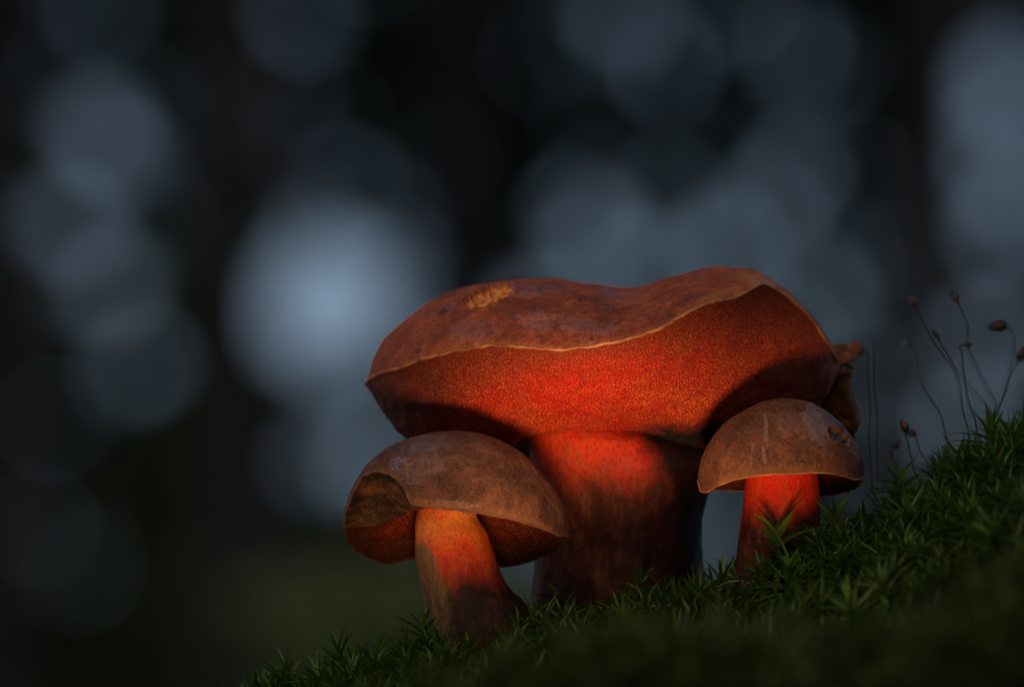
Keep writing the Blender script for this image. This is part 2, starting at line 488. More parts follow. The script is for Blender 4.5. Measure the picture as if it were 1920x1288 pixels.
def tube(P, r, nseg=8, closed=False):
    """P (n,3) path, r (n,) radius"""
    n = len(P)
    T = (np.roll(P, -1, 0) - np.roll(P, 1, 0)) if closed else np.gradient(P, axis=0)
    T = T / np.maximum(np.linalg.norm(T, axis=1, keepdims=True), 1e-9)
    ref = np.array([0.13, 0.97, 0.21]); A = np.cross(T, ref)
    bad = np.linalg.norm(A, axis=1) < 0.15
    A[bad] = np.cross(T[bad], np.array([1., 0, 0.1]))
    A /= np.linalg.norm(A, axis=1, keepdims=True); B = np.cross(T, A)
    a = np.linspace(0, 2 * math.pi, nseg, endpoint=False)
    V = P[:, None, :] + r[:, None, None] * (np.cos(a)[None, :, None] * A[:, None, :] + np.sin(a)[None, :, None] * B[:, None, :])
    F = grid_faces(n, nseg, True)
    if closed:
        j = np.arange(nseg); o = (n - 1) * nseg
        F = np.vstack([F, np.stack([o + j, j, (j + 1) % nseg, o + (j + 1) % nseg], -1)])
    return V.reshape(-1, 3), F


def build_cap(root, cap, mats, pore_mat, margin_r, scuffs=(), wounds=(), wets=(), dents=(), painted_shade=None, relief=0.0004, ochre=(), crimson=None, torn=None, margin_mat=None):
    margin_mat = margin_mat or M_margin
    base = np.array(root.location)
    X, Y, Z, T = cap.surf(False)
    P = W(X, Z, Y)
    N = normals_of(P)
    cen = P.mean((0, 1)); sgn = np.sign(((P - cen) * N).sum(-1).mean()); N *= sgn
    edge = np.clip((1 - np.abs(T)) * 8, 0, 1)
    lump = fbm(P, 110, 4, cap.seed) * relief * edge
    nzs = fbm(np.stack([X, Z], -1), 0.07, 3, cap.seed)
    front = T < 0.05
    scuff = np.zeros_like(X); wet = np.zeros_like(X); wound = np.zeros_like(X)
    for (cx, cy, a, b, ang, amt) in scuffs:
        d = rot_ellipse(X, Z, cx, cy, a, b, ang) + nzs * 0.5
        ring = 0.55 * smooth01(d, 1.05, 0.8) + 0.45 * np.exp(-((d - 0.92) / 0.12) ** 2)
        scuff = np.maximum(scuff, ring * amt * front)
    for (cx, cy, a, b, ang, amt) in wets:
        wet = np.maximum(wet, amt * smooth01(rot_ellipse(X, Z, cx, cy, a, b, ang) + nzs * 0.3, 1.2, 0.4) * front)
    disp = lump
    for (cx, cy, a, b, ang, depth) in dents:
        disp = disp - depth * smooth01(rot_ellipse(X, Z, cx, cy, a, b, ang) + nzs * 0.25, 1.3, 0.2) * front
    for (cx, cy, a, b, ang, depth) in wounds:
        d = rot_ellipse(X, Z, cx, cy, a, b, ang) + nzs * 0.28
        m = smooth01(d, 1.06, 0.94) * front
        lip = 0.35 * depth * np.exp(-((d - 1.12) / 0.10) ** 2) * front
        rough = fbm(np.stack([X, Z], -1), 0.22, 3, 5.0)
        disp = disp - m * depth * (1 + 0.5 * rough) + lip
        wound = np.maximum(wound, m)
    P2 = P + N * disp[..., None]
    F = grid_faces(*X.shape)
    me = mesh_np('cap', P2.reshape(-1, 3) - base, F)
    attr(me, 'scuff', scuff); attr(me, 'wet', wet); 
    rim = 0.35 * smooth01(np.abs(T), 0.982, 1.0)
    for (cx, cy, a, b, ang, amt) in ochre: rim = np.maximum(rim, amt * smooth01(rot_ellipse(X, Z, cx, cy, a, b, ang) + nzs * 0.3, 1.2, 0.3))
    attr(me, 'rim', rim)
    o = link('cap', me, mats, root)
    if len(mats) > 1:
        fw = wound.ravel()[F].mean(1) > 0.5
        me.polygons.foreach_set('material_index', fw.astype(np.int32))
    X, Y, Z, T = cap.surf(True)
    P = W(X, Z, Y); N = normals_of(P)
    P = P + N * (fbm(P, 130, 4, cap.seed + 3) * 0.0007 * np.clip((1 - np.abs(T)) * 6, 0, 1))[..., None]
    me = mesh_np('pore_layer', P.reshape(-1, 3) - base, grid_faces(*X.shape))
    rx = np.abs(X - cap.xc) / cap.hw
    attr(me, 'rr', np.clip(np.sqrt(rx ** 2 + (1 - rx ** 2) * T ** 2), 0, 1))
    attr(me, 'crimson', crimson(X, Z) if crimson else np.zeros_like(X))
    attr(me, 'torn', torn(X, T) if torn else np.zeros_like(X))
    attr(me, 'painted_shade', painted_shade(X, Z, T) if painted_shade else np.zeros_like(X))
    link('pore_layer', me, pore_mat, root)
    x, y, z = cap.rimloop()
    R = W(x, z, y)
    rr = margin_r * (1 + 0.35 * np.array([mnoise.fractal(Vector(p * 260), 1, 2, 3) for p in R]))
    V, F = tube(R, rr, 8, True)
    link('cap_margin', mesh_np('cap_margin', V - base, F), margin_mat, o)
    return o


def build_stem(root, rings, mat, nr=90, ns=72, lump=0.0006, depth_ratio=0.95, seed=0.0, attrs=None, name='stem', caps=False):
    """rings: (px centre, py, depth, half width px) from the top down"""
    base = np.array(root.location)
    py = [r[1] for r in rings]
    fx, fd, fw = (spl([(r[1], r[i]) for r in rings]) for i in (0, 2, 3))
    yy = np.linspace(py[0], py[-1], nr); a = np.linspace(0, 2 * math.pi, ns, endpoint=False)
    YY, AA = np.meshgrid(yy, a, indexing='ij')
    PX = fx(YY) + fw(YY) * np.cos(AA); D = fd(YY) + fw(YY) * K * depth_ratio * np.sin(AA)
    P = W(PX, YY, D)
    C = W(fx(YY), YY, fd(YY)); out = P - C; out /= np.linalg.norm(out, axis=-1, keepdims=True)
    q = P * np.array([1, 1, 0.45])
    P = P + out * (fbm(q, 150, 4, seed) * lump)[..., None]
    me = mesh_np(name, P.reshape(-1, 3) - base, grid_faces(nr, ns, True))
    attr(me, 'h', np.broadcast_to(1 - (YY - yy[0]) / (yy[-1] - yy[0]), YY.shape))
    attrs = attrs or {}
    for nm in ('painted_shade', 'flay'):
        attr(me, nm, attrs[nm](PX, YY, AA) if nm in attrs else np.zeros_like(PX))
    return link(name, me, mat, root)


# --- the large bolete
big = empty('bolete_mushroom', W(1150, 1165, 0.052))
tag(big, 'largest bolete with broad russet wavy cap and red pores above the two small ones', 'mushroom', 'boletes growing on the mossy bank')
crest_b = spl([(686, 716), (700, 672), (720, 638), (755, 602), (790, 574), (830, 552), (870, 539), (930, 528), (1000, 522), (1050, 524), (1090, 530), (1140, 537), (1180, 540),
               (1210, 534), (1245, 522), (1290, 511), (1340, 502), (1390, 502), (1430, 513), (1460, 533), (1500, 566), (1540, 616), (1560, 650), (1572, 690)])
zf_b = spl([(686, 716), (700, 706), (740, 692), (790, 674), (850, 659), (905, 650), (930, 648), (975, 650), (1000, 653), (1030, 655), (1080, 653), (1150, 642), (1200, 629), (1240, 614), (1270, 598),
            (1300, 580), (1330, 568), (1350, 564), (1370, 560), (1395, 550), (1412, 539), (1428, 533), (1445, 538), (1470, 552), (1500, 580), (1530, 612), (1552, 645), (1566, 670), (1572, 690)])
zb_b = spl([(686, 716), (720, 752), (800, 815), (900, 858), (1000, 862), (1100, 852), (1250, 862), (1400, 825), (1520, 740), (1572, 690)])
bot_b = spl([(686, 716), (700, 742), (722, 778), (765, 822), (820, 845), (910, 848), (1000, 826), (1090, 818), (1200, 824), (1300, 846), (1430, 818), (1510, 772), (1550, 738), (1572, 690)])
capB = Cap(686, 1572, crest_b, zf_b, zb_b, bot_b, 0.050, 0.053, 0.35, q=2.1, wob=2.6, seed=1.3, nu=420, nv=220)


def painted_shade_big(X, Z, T):  # shade at the left end and lower right, painted into the pores
    a = smooth01(rot_ellipse(X, Z, 1290, 830, 130, 50, 8), 1.15, 0.7) * smooth01(T, -0.55, -0.35)
    return np.maximum(a, 0.5 * smooth01(rot_ellipse(X, Z, 735, 745, 150, 90, -25) + 0.4 * fbm(np.stack([X, Z], -1), 0.02, 3, 4.0), 1.3, 0.3))


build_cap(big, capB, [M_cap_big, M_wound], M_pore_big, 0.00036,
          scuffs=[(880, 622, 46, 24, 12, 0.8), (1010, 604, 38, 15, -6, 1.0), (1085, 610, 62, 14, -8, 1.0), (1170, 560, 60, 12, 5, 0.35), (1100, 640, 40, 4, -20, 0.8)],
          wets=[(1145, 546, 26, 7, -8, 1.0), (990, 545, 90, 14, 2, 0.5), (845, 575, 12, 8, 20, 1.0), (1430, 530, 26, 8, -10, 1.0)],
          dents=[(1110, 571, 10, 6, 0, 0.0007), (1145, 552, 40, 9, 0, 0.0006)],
          wounds=[(914, 558, 46, 15, 18, 0.0018)], painted_shade=painted_shade_big, crimson=lambda X, Z: smooth01(rot_ellipse(X, Z, 1090, 722, 260, 62, 12) + 0.3 * fbm(np.stack([X, Z], -1), 0.02, 3, 8.0), 1.2, 0.35), ochre=[(1425, 524, 60, 14, -8, 1.0), (1340, 555, 60, 9, 18, 0.8), (1500, 580, 60, 14, -48, 0.9)])


def painted_shade_bstem(PX, PY, A):  # shaded right side of the thick stem, painted as a dark mask
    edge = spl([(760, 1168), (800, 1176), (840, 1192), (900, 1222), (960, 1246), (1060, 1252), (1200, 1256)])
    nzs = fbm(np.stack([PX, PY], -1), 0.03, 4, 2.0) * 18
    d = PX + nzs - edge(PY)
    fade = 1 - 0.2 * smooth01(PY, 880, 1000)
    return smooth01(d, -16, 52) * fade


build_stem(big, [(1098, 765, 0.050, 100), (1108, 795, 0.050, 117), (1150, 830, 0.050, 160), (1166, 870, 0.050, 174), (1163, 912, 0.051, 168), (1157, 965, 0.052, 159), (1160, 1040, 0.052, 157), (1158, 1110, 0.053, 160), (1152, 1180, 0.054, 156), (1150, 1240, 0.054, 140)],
           M_stem_big, attrs={'painted_shade': painted_shade_bstem}, seed=4.0, lump=0.0009)


def sheet(root, name, pts, mat, parent=None, thick=0.0012, crumple=0.0012, seed=0.0):
    """curled scrap of flesh: rows of (px, py, depth) points"""
    base = np.array(root.location)
    R = np.array([[W(*p) for p in row] for row in pts])
    nr, nc = R.shape[:2]
    u = np.linspace(0, nr - 1, 48); v = np.linspace(0, nc - 1, 40)
    def lerp_ax(A, t, ax):
        A = np.moveaxis(A, ax, 0); n = A.shape[0]
        out = np.empty((len(t),) + A.shape[1:])
        for c in np.ndindex(A.shape[1:]):
            out[(slice(None),) + c] = spl(list(enumerate(A[(slice(None),) + c])))(t)
        return np.moveaxis(out, 0, ax)
    G = lerp_ax(lerp_ax(R, u, 0), v, 1)
    N = normals_of(G)
    G = G + N * (fbm(G, 320, 4, seed) * crumple)[..., None]
    F = grid_faces(48, 40)
    iu, iv = np.divmod(F[:, 0], 40)
    border = np.minimum(np.minimum(iu, 46 - iu), np.where(iv > 20, 38 - iv, 99)) / 9.0      # ragged outer edges
    hole = fbm(np.stack([iu, iv], -1).astype(float), 0.21, 3, seed + 4) > border * 1.3 - 0.25
    me = mesh_np(name, G.reshape(-1, 3) - base, F[~hole])
    o = link(name, me, mat, parent or root)
    md = o.modifiers.new('thickness', 'SOLIDIFY'); md.thickness = thick; md.offset = 0
    return o


sheet(big, 'torn_flap', [[(1556, 648, .056), (1572, 646, .060), (1586, 650, .064), (1596, 642, .068), (1606, 638, .072)],
                         [(1562, 666, .054), (1578, 664, .058), (1594, 668, .060), (1604, 660, .064), (1616, 652, .070)],
                         [(1568, 692, .053), (1582, 684, .054), (1596, 678, .056), (1604, 674, .062), (1612, 668, .068)]], M_flap, thick=0.0013, crumple=0.0007, seed=1)
sheet(big, 'torn_flap', [[(1548, 688, .056), (1570, 690, .053), (1586, 690, .056), (1600, 682, .062)],
                         [(1546, 720, .058), (1568, 726, .056), (1584, 724, .056), (1594, 714, .062)],
                         [(1540, 750, .060), (1566, 760, .058), (1588, 752, .056), (1600, 748, .064)],
                         [(1556, 785, .062), (1578, 790, .058), (1598, 786, .058), (1606, 790, .064)],
                         [(1576, 815, .062), (1590, 812, .060), (1598, 818, .060), (1600, 824, .064)]], M_flap, thick=0.0014, crumple=0.0009, seed=6)

# --- the small bolete with the bitten cap
left = empty('bolete_mushroom', W(905, 1215, 0.010))
tag(left, 'small bolete with umber domed cap bitten open at one side and flame orange stem', 'mushroom', 'boletes growing on the mossy bank')
crest_l = spl([(645, 992), (647, 962), (655, 930), (670, 898), (690, 870), (720, 844), (760, 823), (800, 812), (845, 807), (895, 812), (940, 826), (980, 850), (1015, 884), (1042, 918), (1060, 956), (1068, 1004)])
zf_l = spl([(645, 992), (648, 965), (656, 940), (668, 915), (684, 893), (700, 885), (714, 884), (730, 890), (746, 902), (758, 918), (766, 934), (776, 946), (800, 950), (860, 957), (910, 964), (950, 971), (990, 982), (1025, 994), (1050, 1004), (1068, 1004)])
zb_l = spl([(645, 992), (652, 1010), (672, 1034), (700, 1048), (730, 1056), (780, 1046), (860, 1062), (940, 1062), (1000, 1050), (1040, 1030), (1068, 1004)])
bot_l = spl([(645, 992), (655, 992), (690, 988), (730, 976), (780, 955), (860, 948), (930, 955), (980, 975), (1030, 996), (1068, 1004)])
notch_l = spl([(645, 1.0), (690, 1.0), (715, .95), (740, .72), (760, .30), (778, 0.02), (800, 0), (1068, 0)])
capL = Cap(645, 1068, crest_l, zf_l, zb_l, bot_l, 0.010, 0.0265, 0.8, notch=lambda x: notch_l(x) * 0.0105, q=spl([(645, 0.75), (730, 0.75), (790, 1.6), (830, 2), (1068, 2)]), wob=spl([(645, 6), (665, 9), (700, 7), (760, 6), (785, 2.0), (1068, 1.8)]), seed=5.1, nu=320, nv=180)
build_cap(left, capL, [M_cap_left, M_hole], M_pore_left, 0.00024,
          scuffs=[(850, 945, 50, 6, -4, 0.7), (790, 880, 46, 22, 25, 0.6), (800, 830, 40, 14, 10, 0.6)],
          wets=[(745, 868, 22, 12, 35, 1.0), (800, 840, 70, 18, 15, 0.4)], torn=lambda X, T: smooth01(X, 800, 760) * smooth01(T, 0.3, -0.1), margin_mat=M_margin_dark)
lip_l = sheet(left, 'torn_flap', [[(690, 872, .026), (700, 876, .020), (712, 880, .014)], [(684, 890, .024), (694, 894, .017), (708, 890, .011)], [(678, 908, .024), (686, 910, .018), (694, 902, .013)]], M_hole, thick=0.0008, crumple=0.0006, seed=3)


def flay_left(PX, PY, A):
    edge = spl([(1000, 786), (1020, 800), (1060, 822), (1110, 838), (1180, 850), (1260, 856)])
    nzs = fbm(np.stack([PX, PY], -1), 0.03, 3, 9.0) * 10
    return smooth01(edge(PY) - PX + nzs, -6, 6) * smooth01(PY + nzs, 1000, 1030)


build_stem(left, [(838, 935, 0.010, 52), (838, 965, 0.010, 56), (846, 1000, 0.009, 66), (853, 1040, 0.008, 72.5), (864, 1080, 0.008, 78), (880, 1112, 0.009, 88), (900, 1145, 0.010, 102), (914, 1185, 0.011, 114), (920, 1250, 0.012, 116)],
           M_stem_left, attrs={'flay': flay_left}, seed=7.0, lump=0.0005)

# --- the small bolete on the upper side
right = empty('bolete_mushroom', W(1462, 1110, 0.006))
tag(right, 'small bolete with round chestnut cap, small chewed hole and scarlet stem', 'mushroom', 'boletes growing on the mossy bank')
crest_r = spl([(1308, 900), (1311, 874), (1320, 848), (1338, 818), (1366, 788), (1400, 765), (1435, 752), (1475, 747), (1510, 752), (1545, 768), (1575, 792), (1600, 822), (1616, 852), (1621, 880), (1620, 896)])
zf_r = spl([(1308, 900), (1314, 921), (1322, 923), (1345, 911), (1375, 900), (1410, 893), (1450, 889), (1490, 888), (1525, 886), (1550, 887), (1580, 892), (1605, 899), (1620, 896)])
zb_r = spl([(1308, 900), (1330, 917), (1360, 919), (1400, 920), (1470, 930), (1540, 930), (1580, 922), (1606, 914), (1620, 896)])
bot_r = spl([(1308, 900), (1330, 900), (1380, 886), (1470, 878), (1540, 882), (1600, 893), (1620, 896)])
capR = Cap(1308, 1620, crest_r, zf_r, zb_r, bot_r, 0.006, 0.0205, 0.85, q=2.0, wob=0.8, seed=8.2, nu=280, nv=170)
build_cap(right, capR, [M_cap_right, M_hole], M_pore_right, 0.00020,
          scuffs=[(1436, 800, 3.5, 38, 4, 1.0), (1432, 850, 4, 18, 8, 0.8), (1530, 800, 14, 40, 22, 0.8), (1510, 800, 60, 26, -10, 0.3), (1600, 830, 14, 30, 25, 0.6), (1410, 850, 2.5, 20, -6, 0.6)],
          wets=[(1540, 790, 40, 30, 20, 0.5)],
          wounds=[(1569, 818, 24, 11, -38, 0.0011)])
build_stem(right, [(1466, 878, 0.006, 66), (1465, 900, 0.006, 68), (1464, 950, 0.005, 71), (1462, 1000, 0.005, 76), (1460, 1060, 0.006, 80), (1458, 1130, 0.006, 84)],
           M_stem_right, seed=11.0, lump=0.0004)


# ----------------------------------------------------------------- moss
def leaf_strip(L, w, curve, fold, nseg=4):
    """one pointed moss leaf growing along +x, bending down by curve"""
    t = np.linspace(0, 1, nseg + 1)
    x = L * t * (1 - 0.18 * curve * t); z = -curve * L * 0.55 * t ** 2
    ww = w * np.array([0.75, 1.0, 0.85, 0.5, 0.02])
    V = []
    for i in range(nseg + 1):
        V += [(x[i], -ww[i], z[i] + fold * ww[i]), (x[i], 0, z[i]), (x[i], ww[i], z[i] + fold * ww[i])]
    F = []
    for i in range(nseg):
        a = 3 * i
        F += [(a, a + 3, a + 4, a + 1), (a + 1, a + 4, a + 5, a + 2)]
    return np.array(V), np.array(F)


def shoot_leaves(rs, n, height, L0, w0):
    """list of (V, F, rnd) leaves of a star-shaped shoot standing on the origin"""
    out = []
    for i in range(n):
        f = i / (n - 1)
        zb = height * (0.25 + 0.75 * f)
        el = math.radians(-14 + 84 * f ** 1.9 + rs.uniform(-12, 12))
        az = i * 2.39996 + rs.uniform(-0.3, 0.3)
        L = L0 * rs.uniform(0.75, 1.2) * (1.0 - 0.25 * f)
        V, F = leaf_strip(L, w0 * rs.uniform(0.8, 1.2), rs.uniform(0.1, 0.5), 0.55)
        ce, se, ca, sa = math.cos(el), math.sin(el), math.cos(az), math.sin(az)
        Ry = np.array([[ce, 0, -se], [0, 1, 0], [se, 0, ce]])
        Rz = np.array([[ca, -sa, 0], [sa, ca, 0], [0, 0, 1]])
        V = V @ Ry.T @ Rz.T + np.array([0, 0, zb])
        out.append((V, F, 1.0 if rs.random() < 0.01 + 0.16 * (f < 0.25) else 0.85 * (rs.uniform(0, 1) * 0.6 + 0.4 * f * rs.uniform(0.3, 1))))
    return out


def stem_tube(h, r):
    P = np.stack([np.zeros(4), np.zeros(4), np.linspace(-0.004, h, 4)], -1)
    return tube(P, np.full(4, r), 5)


def join(parts):
    Vs, Fs, Rs, o = [], [], [], 0
    for V, F, r in parts:
        Vs.append(V); Fs.append(F + o); Rs.append(np.full(len(V), r)); o += len(V)
    return np.vstack(Vs), np.vstack(Fs), np.concatenate(Rs)


rs = random.Random(11)
PROTO = []
for i in range(8):
    h = rs.uniform(0.006, 0.009)
    lv = shoot_leaves(rs, rs.randint(30, 42), h, rs.uniform(0.0070, 0.0098), rs.uniform(0.00030, 0.00042))
    sv, sf = stem_tube(h, 0.0004)
    PROTO.append(join(lv + [(sv, sf, 0.1)]))
PMESH = []
for V, F, R in PROTO:
    me = mesh_np('moss_shoot', V, F); attr(me, 'rnd', R); me.materials.append(M_moss); PMESH.append(me)

# spots on the bank, none inside a stem
stems = [(W(1155, 1150, 0.052), 0.0205), (W(915, 1190, 0.011), 0.0150), (W(1460, 1080, 0.006), 0.0105)]
torch_at = [W(*t[0]) for t in TORCHES]
spots = []
cellsz = 0.0060
for ix in np.arange(-0.165, 0.185, cellsz):
    for iy in np.arange(-0.48, 0.17, cellsz):
        x = ix + rs.uniform(-.45, .45) * cellsz; y = iy + rs.uniform(-.45, .45) * cellsz
        if any(math.hypot(x - c[0], y - c[1]) < r for c, r in stems): continue
        if any(math.hypot(x - c[0], y - c[1]) < 0.013 for c in torch_at): continue
        spots.append((x, y))
spots = np.array(spots)
sz = ground_z(spots[:, 0], spots[:, 1]) + fbm(spots, 45, 3) * 0.004 - 0.0015


def proj(P):
    d = P - np.array(cam_o.location); dep = d @ FWD
    return 960 + d[:, 0] / dep * DIST / K, 644 - (d @ UPV) / dep * DIST / K, dep - DIST


SP = np.column_stack([spots, sz])
qx, qy, qd = proj(SP + np.array([0, 0, 0.008]))
inview = (qx > -20) & (qx < 1940) & (qy < 1300)
# the shoots one can pick out: in view and near the plane of focus
score = np.where(inview, np.abs(qd - 0.0) + 0.02 * np.maximum(-qd, 0) - 0.00001 * (1288 - qy), 9)
order = np.argsort(score)
single = set(order[:280].tolist())
ZONES = [(780, 'on the low bank past the flame orange stem'), (1010, 'about the foot of the flame orange stem'), (1320, 'about the foot of the thick stem'),
         (1395, 'between the thick stem and the scarlet stem'), (1560, 'about the foot of the scarlet stem'), (1680, 'below the straight bare stalks'), (9999, 'on the high bank among the capsule stalks')]
carpet = {'moss_carpet': [[], [], [], 0], 'olive_moss_carpet': [[], [], [], 0]}
for i, (x, y, z) in enumerate(SP):
    sc_ = rs.uniform(0.85, 1.45) * (0.65 if any(abs(x - c[0]) < 0.015 and -0.02 < y - c[1] < 0.06 for c in torch_at) else 1); rz = rs.uniform(0, 6.283); tx, ty = rs.gauss(0, 0.22), rs.gauss(0, 0.22) - 0.08
    p = rs.randrange(8)
    if i in single:
        o = bpy.data.objects.new('moss_shoot', PMESH[p]); COL.objects.link(o)
        o.location = (x, y, z); o.rotation_euler = (tx, ty, rz); o.scale = (sc_,) * 3
        zone = next(t for lim, t in ZONES if qx[i] < lim)
        tag(o, 'star shaped green moss shoot ' + zone, 'moss', 'moss shoots ' + zone)
    else:
        V, F, R = PROTO[p]
        Rm = np.array(__import__('mathutils').Euler((tx, ty, rz)).to_matrix())
        c = carpet['olive_moss_carpet' if y < -0.085 + rs.gauss(0, 0.02) else 'moss_carpet']
        c[0].append(V @ Rm.T * sc_ + np.array([x, y, z])); c[1].append(F + c[3]); c[2].append(np.where(R > 0.95, R, np.clip(R + rs.uniform(-.22, .18) + 0.35 * mnoise.noise(Vector((x * 40, y * 40, 3.3))), 0, 0.88))); c[3] += len(V)
for nm, mt, lb in (('moss_carpet', M_moss, 'dense green moss covering the bank around the mushrooms'), ('olive_moss_carpet', M_moss_olive, 'olive moss on the hummock before the mushrooms')):
    c = carpet[nm]
    me = mesh_np(nm, np.vstack(c[0]), np.vstack(c[1])); attr(me, 'rnd', np.concatenate(c[2]))
    tag(link(nm, me, mt), lb, 'moss', None, 'stuff')


def hero_shoot(px, py, dep, size, n, seed, label, dry=2):
    """a shoot whose every leaf can be picked out"""
    r2 = random.Random(seed); base = W(px, py, dep)
    gz = float(ground_z(base[0], base[1]))
    root = empty('moss_shoot', base); root.rotation_euler = (r2.gauss(0, .08), r2.gauss(0, .08), r2.uniform(0, 6))
    tag(root, label, 'moss', 'moss shoots on the bank')
    h = 0.0075 * size
    for j, (V, F, r) in enumerate(shoot_leaves(r2, n, h, 0.0115 * size, 0.00062 * size)):
        me = mesh_np('leaf', V, F); attr(me, 'rnd', np.full(len(V), r if r > 0.95 else min(0.88, r + 0.15)))
        link('leaf', me, M_moss_dry if j < dry else M_moss, root)
    P = np.stack([np.zeros(5), np.zeros(5), np.linspace(min(gz - base[2], 0) - 0.004, h, 5)], -1)
    V, F = tube(P, np.full(5, 0.0005), 6)
    me = mesh_np('stem', V, F); attr(me, 'rnd', np.full(len(V), 0.1)); link('stem', me, M_moss, root)


hero_shoot(1462, 1092, -0.010, 1.55, 26, 4, 'bright green moss shoot standing right before the scarlet stem', 0)
hero_shoot(1560, 1040, -0.006, 1.15, 26, 5, 'moss shoot just beside the foot of the scarlet stem')
hero_shoot(1735, 1000, -0.008, 0.95, 26, 8, 'moss shoot with a water bead beside the small dark capsule stalk')
hero_shoot(1690, 955, 0.012, 0.95, 26, 9, 'moss shoot at the foot of the small dark capsule')
hero_shoot(1790, 920, 0.018, 1.0, 28, 12, 'tall moss shoot on the crest of the bank under the capsule stalks')
hero_shoot(1868, 880, 0.018, 1.1, 30, 14, 'tall bushy moss shoot on the highest part of the bank')
hero_shoot(790, 1235, 0.004, 1.05, 28, 17, 'dark moss shoot at the foot of the flame orange stem')
hero_shoot(1190, 1150, 0.012, 0.95, 26, 19, 'moss shoot before the thick stem of the largest bolete')
hero_shoot(1050, 1165, 0.008, 0.9, 24, 21, 'moss shoot between the flame orange stem and the thick stem', 5)


# ----------------------------------------------------------------- moss sporophytes
def sporophyte(path, dep, cap_dir, cap_len, label, r=0.00021, has=True):
    dep = dep * 1.6
    pts = [(p[0], p[1], dep + (p[2] if len(p) > 2 else 0)) for p in path]
    n = 24
    t = np.linspace(0, len(pts) - 1, n)
    fx, fy, fd = (spl([(i, p[j]) for i, p in enumerate(pts)]) for j in range(3))
    kink = 2.2 * np.sin(t * 2.3 + path[0][0]) * np.clip(t, 0, 1) + 1.2 * np.sin(t * 5.1 + path[0][1])
    P = W(fx(t) + kink, fy(t), fd(t))
    g = P[-1].copy(); gz = float(ground_z(g[0], g[1])) - 0.003
    P = np.vstack([P, [g[0], g[1], min(gz, g[2] - 0.001)]])
    root = empty('moss_sporophyte', P[-1])
    tag(root, label, 'moss capsule', 'thin capsule stalks rising from the moss')
    base = P[-1]
    V, F = tube(P, np.full(len(P), r), 6)
    link('stalk', mesh_np('stalk', V - base, F), M_seta, root)
    if has:
        d = Vector((cap_dir[0], 0.25, cap_dir[1])).normalized()
        s = np.linspace(0, 1, 12)
        prof = 0.36 * np.sin(np.pi * np.clip(s ** 0.8 * 0.94 + 0.05, 0, 1)) ** 0.75 * (1 - 0.25 * s)
        prof[-1] = 0.02; prof[0] = 0.12
        C = P[0] + np.outer(s * cap_len, np.array(d)) - np.array(d) * cap_len * 0.1
        V, F = tube(C, prof * cap_len * 0.9, 12)
        V = V + np.stack([[mnoise.noise(Vector(v * 900)) for v in V]] * 3, -1) * 0.00012
        link('capsule', mesh_np('capsule', V - base, F), M_capsule, root)


pc = lambda d: d
sporophyte([(1716, 572), (1756, 641), (1805, 706), (1863, 790), (1880, 830)], 0.075, (-0.5, 0.8), 0.0034, 'tall capsule stalk leaning over, its reddish head high above the moss')
sporophyte([(1796, 566), (1811, 601), (1818, 644), (1833, 690), (1863, 762), (1885, 820)], 0.070, (-0.5, 0.8), 0.0034, 'tall curved capsule stalk with dark head, topmost of the bunch')
sporophyte([(1764, 632), (1785, 676), (1800, 730), (1812, 790), (1820, 850)], 0.085, (-0.5, 0.7), 0.0028, 'faint thin capsule stalk with small blurred head amid the bunch')
sporophyte([(1704, 652), (1716, 683), (1736, 729), (1762, 777), (1780, 823), (1786, 870)], 0.085, (-0.3, 0.9), 0.0032, 'capsule stalk with brown head bending away alone at the side of the bunch')
sporophyte([(1812, 645), (1804, 648), (1803, 662), (1808, 702), (1820, 760), (1830, 812), (1834, 860)], 0.055, (0.9, 0.05), 0.0024, 'dark capsule stalk hooked over at the tip with a small head')
sporophyte([(1882, 610), (1893, 618), (1898, 640), (1899, 663), (1886, 722), (1864, 775), (1848, 820), (1844, 860)], 0.080, (-0.95, -0.12), 0.0050, 'capsule stalk nodding over with its large dark head lying sideways')
sporophyte([(1910, 672), (1903, 682), (1893, 705), (1876, 745), (1856, 800), (1846, 850)], 0.060, (0.5, 0.8), 0.0050, 'capsule stalk with rust red head leaning out to the side')
sporophyte([(1700, 806), (1702, 825), (1706, 852), (1716, 878), (1724, 902), (1730, 935)], 0.020, (-0.45, 0.8), 0.0036, 'short sharp capsule stalk with round dark brown head')
sporophyte([(1676, 838), (1668, 846), (1676, 865), (1690, 888), (1700, 915), (1704, 945)], 0.060, (0.6, 0.55), 0.0034, 'short blurred capsule stalk behind the round dark brown head')
sporophyte([(1626, 660), (1629, 740), (1631, 800), (1636, 880), (1640, 960)], 0.055, (0, 1), 0.002, 'straight bare stalk rising beside the torn edge of the big cap', 0.0002, False)
sporophyte([(1637, 640), (1640, 720), (1643, 800), (1648, 880), (1652, 960)], 0.080, (0, 1), 0.002, 'faint straight bare stalk behind the other bare one', 0.0002, False)
sporophyte([(1718, 812), (1735, 850), (1752, 890), (1760, 930)], 0.075, (-0.9, 0.2), 0.0034, 'short blurred capsule stalk with flat head beside the sharp one')


# ----------------------------------------------------------------- water drops
def drop_mesh(r):
    V, F = [], []
    nu, nv = 9, 12
    for i in range(nu):
        th = math.pi * i / (nu - 1)
        for j in range(nv):
            ph = 2 * math.pi * j / nv
            V.append((r * max(math.sin(th), 1e-3) * math.cos(ph), r * max(math.sin(th), 1e-3) * math.sin(ph), r * 0.85 * math.cos(th)))
    return mesh_np('water_drop', np.array(V), grid_faces(nu, nv, True))


drop = drop_mesh(1.0); drop.materials.append(M_water)


def add_drop(P, r, label, group):
    o = bpy.data.objects.new('water_drop', drop); COL.objects.link(o)
    o.location = Vector(P); o.scale = (r, r, r)
    tag(o, label, 'water drop', group)


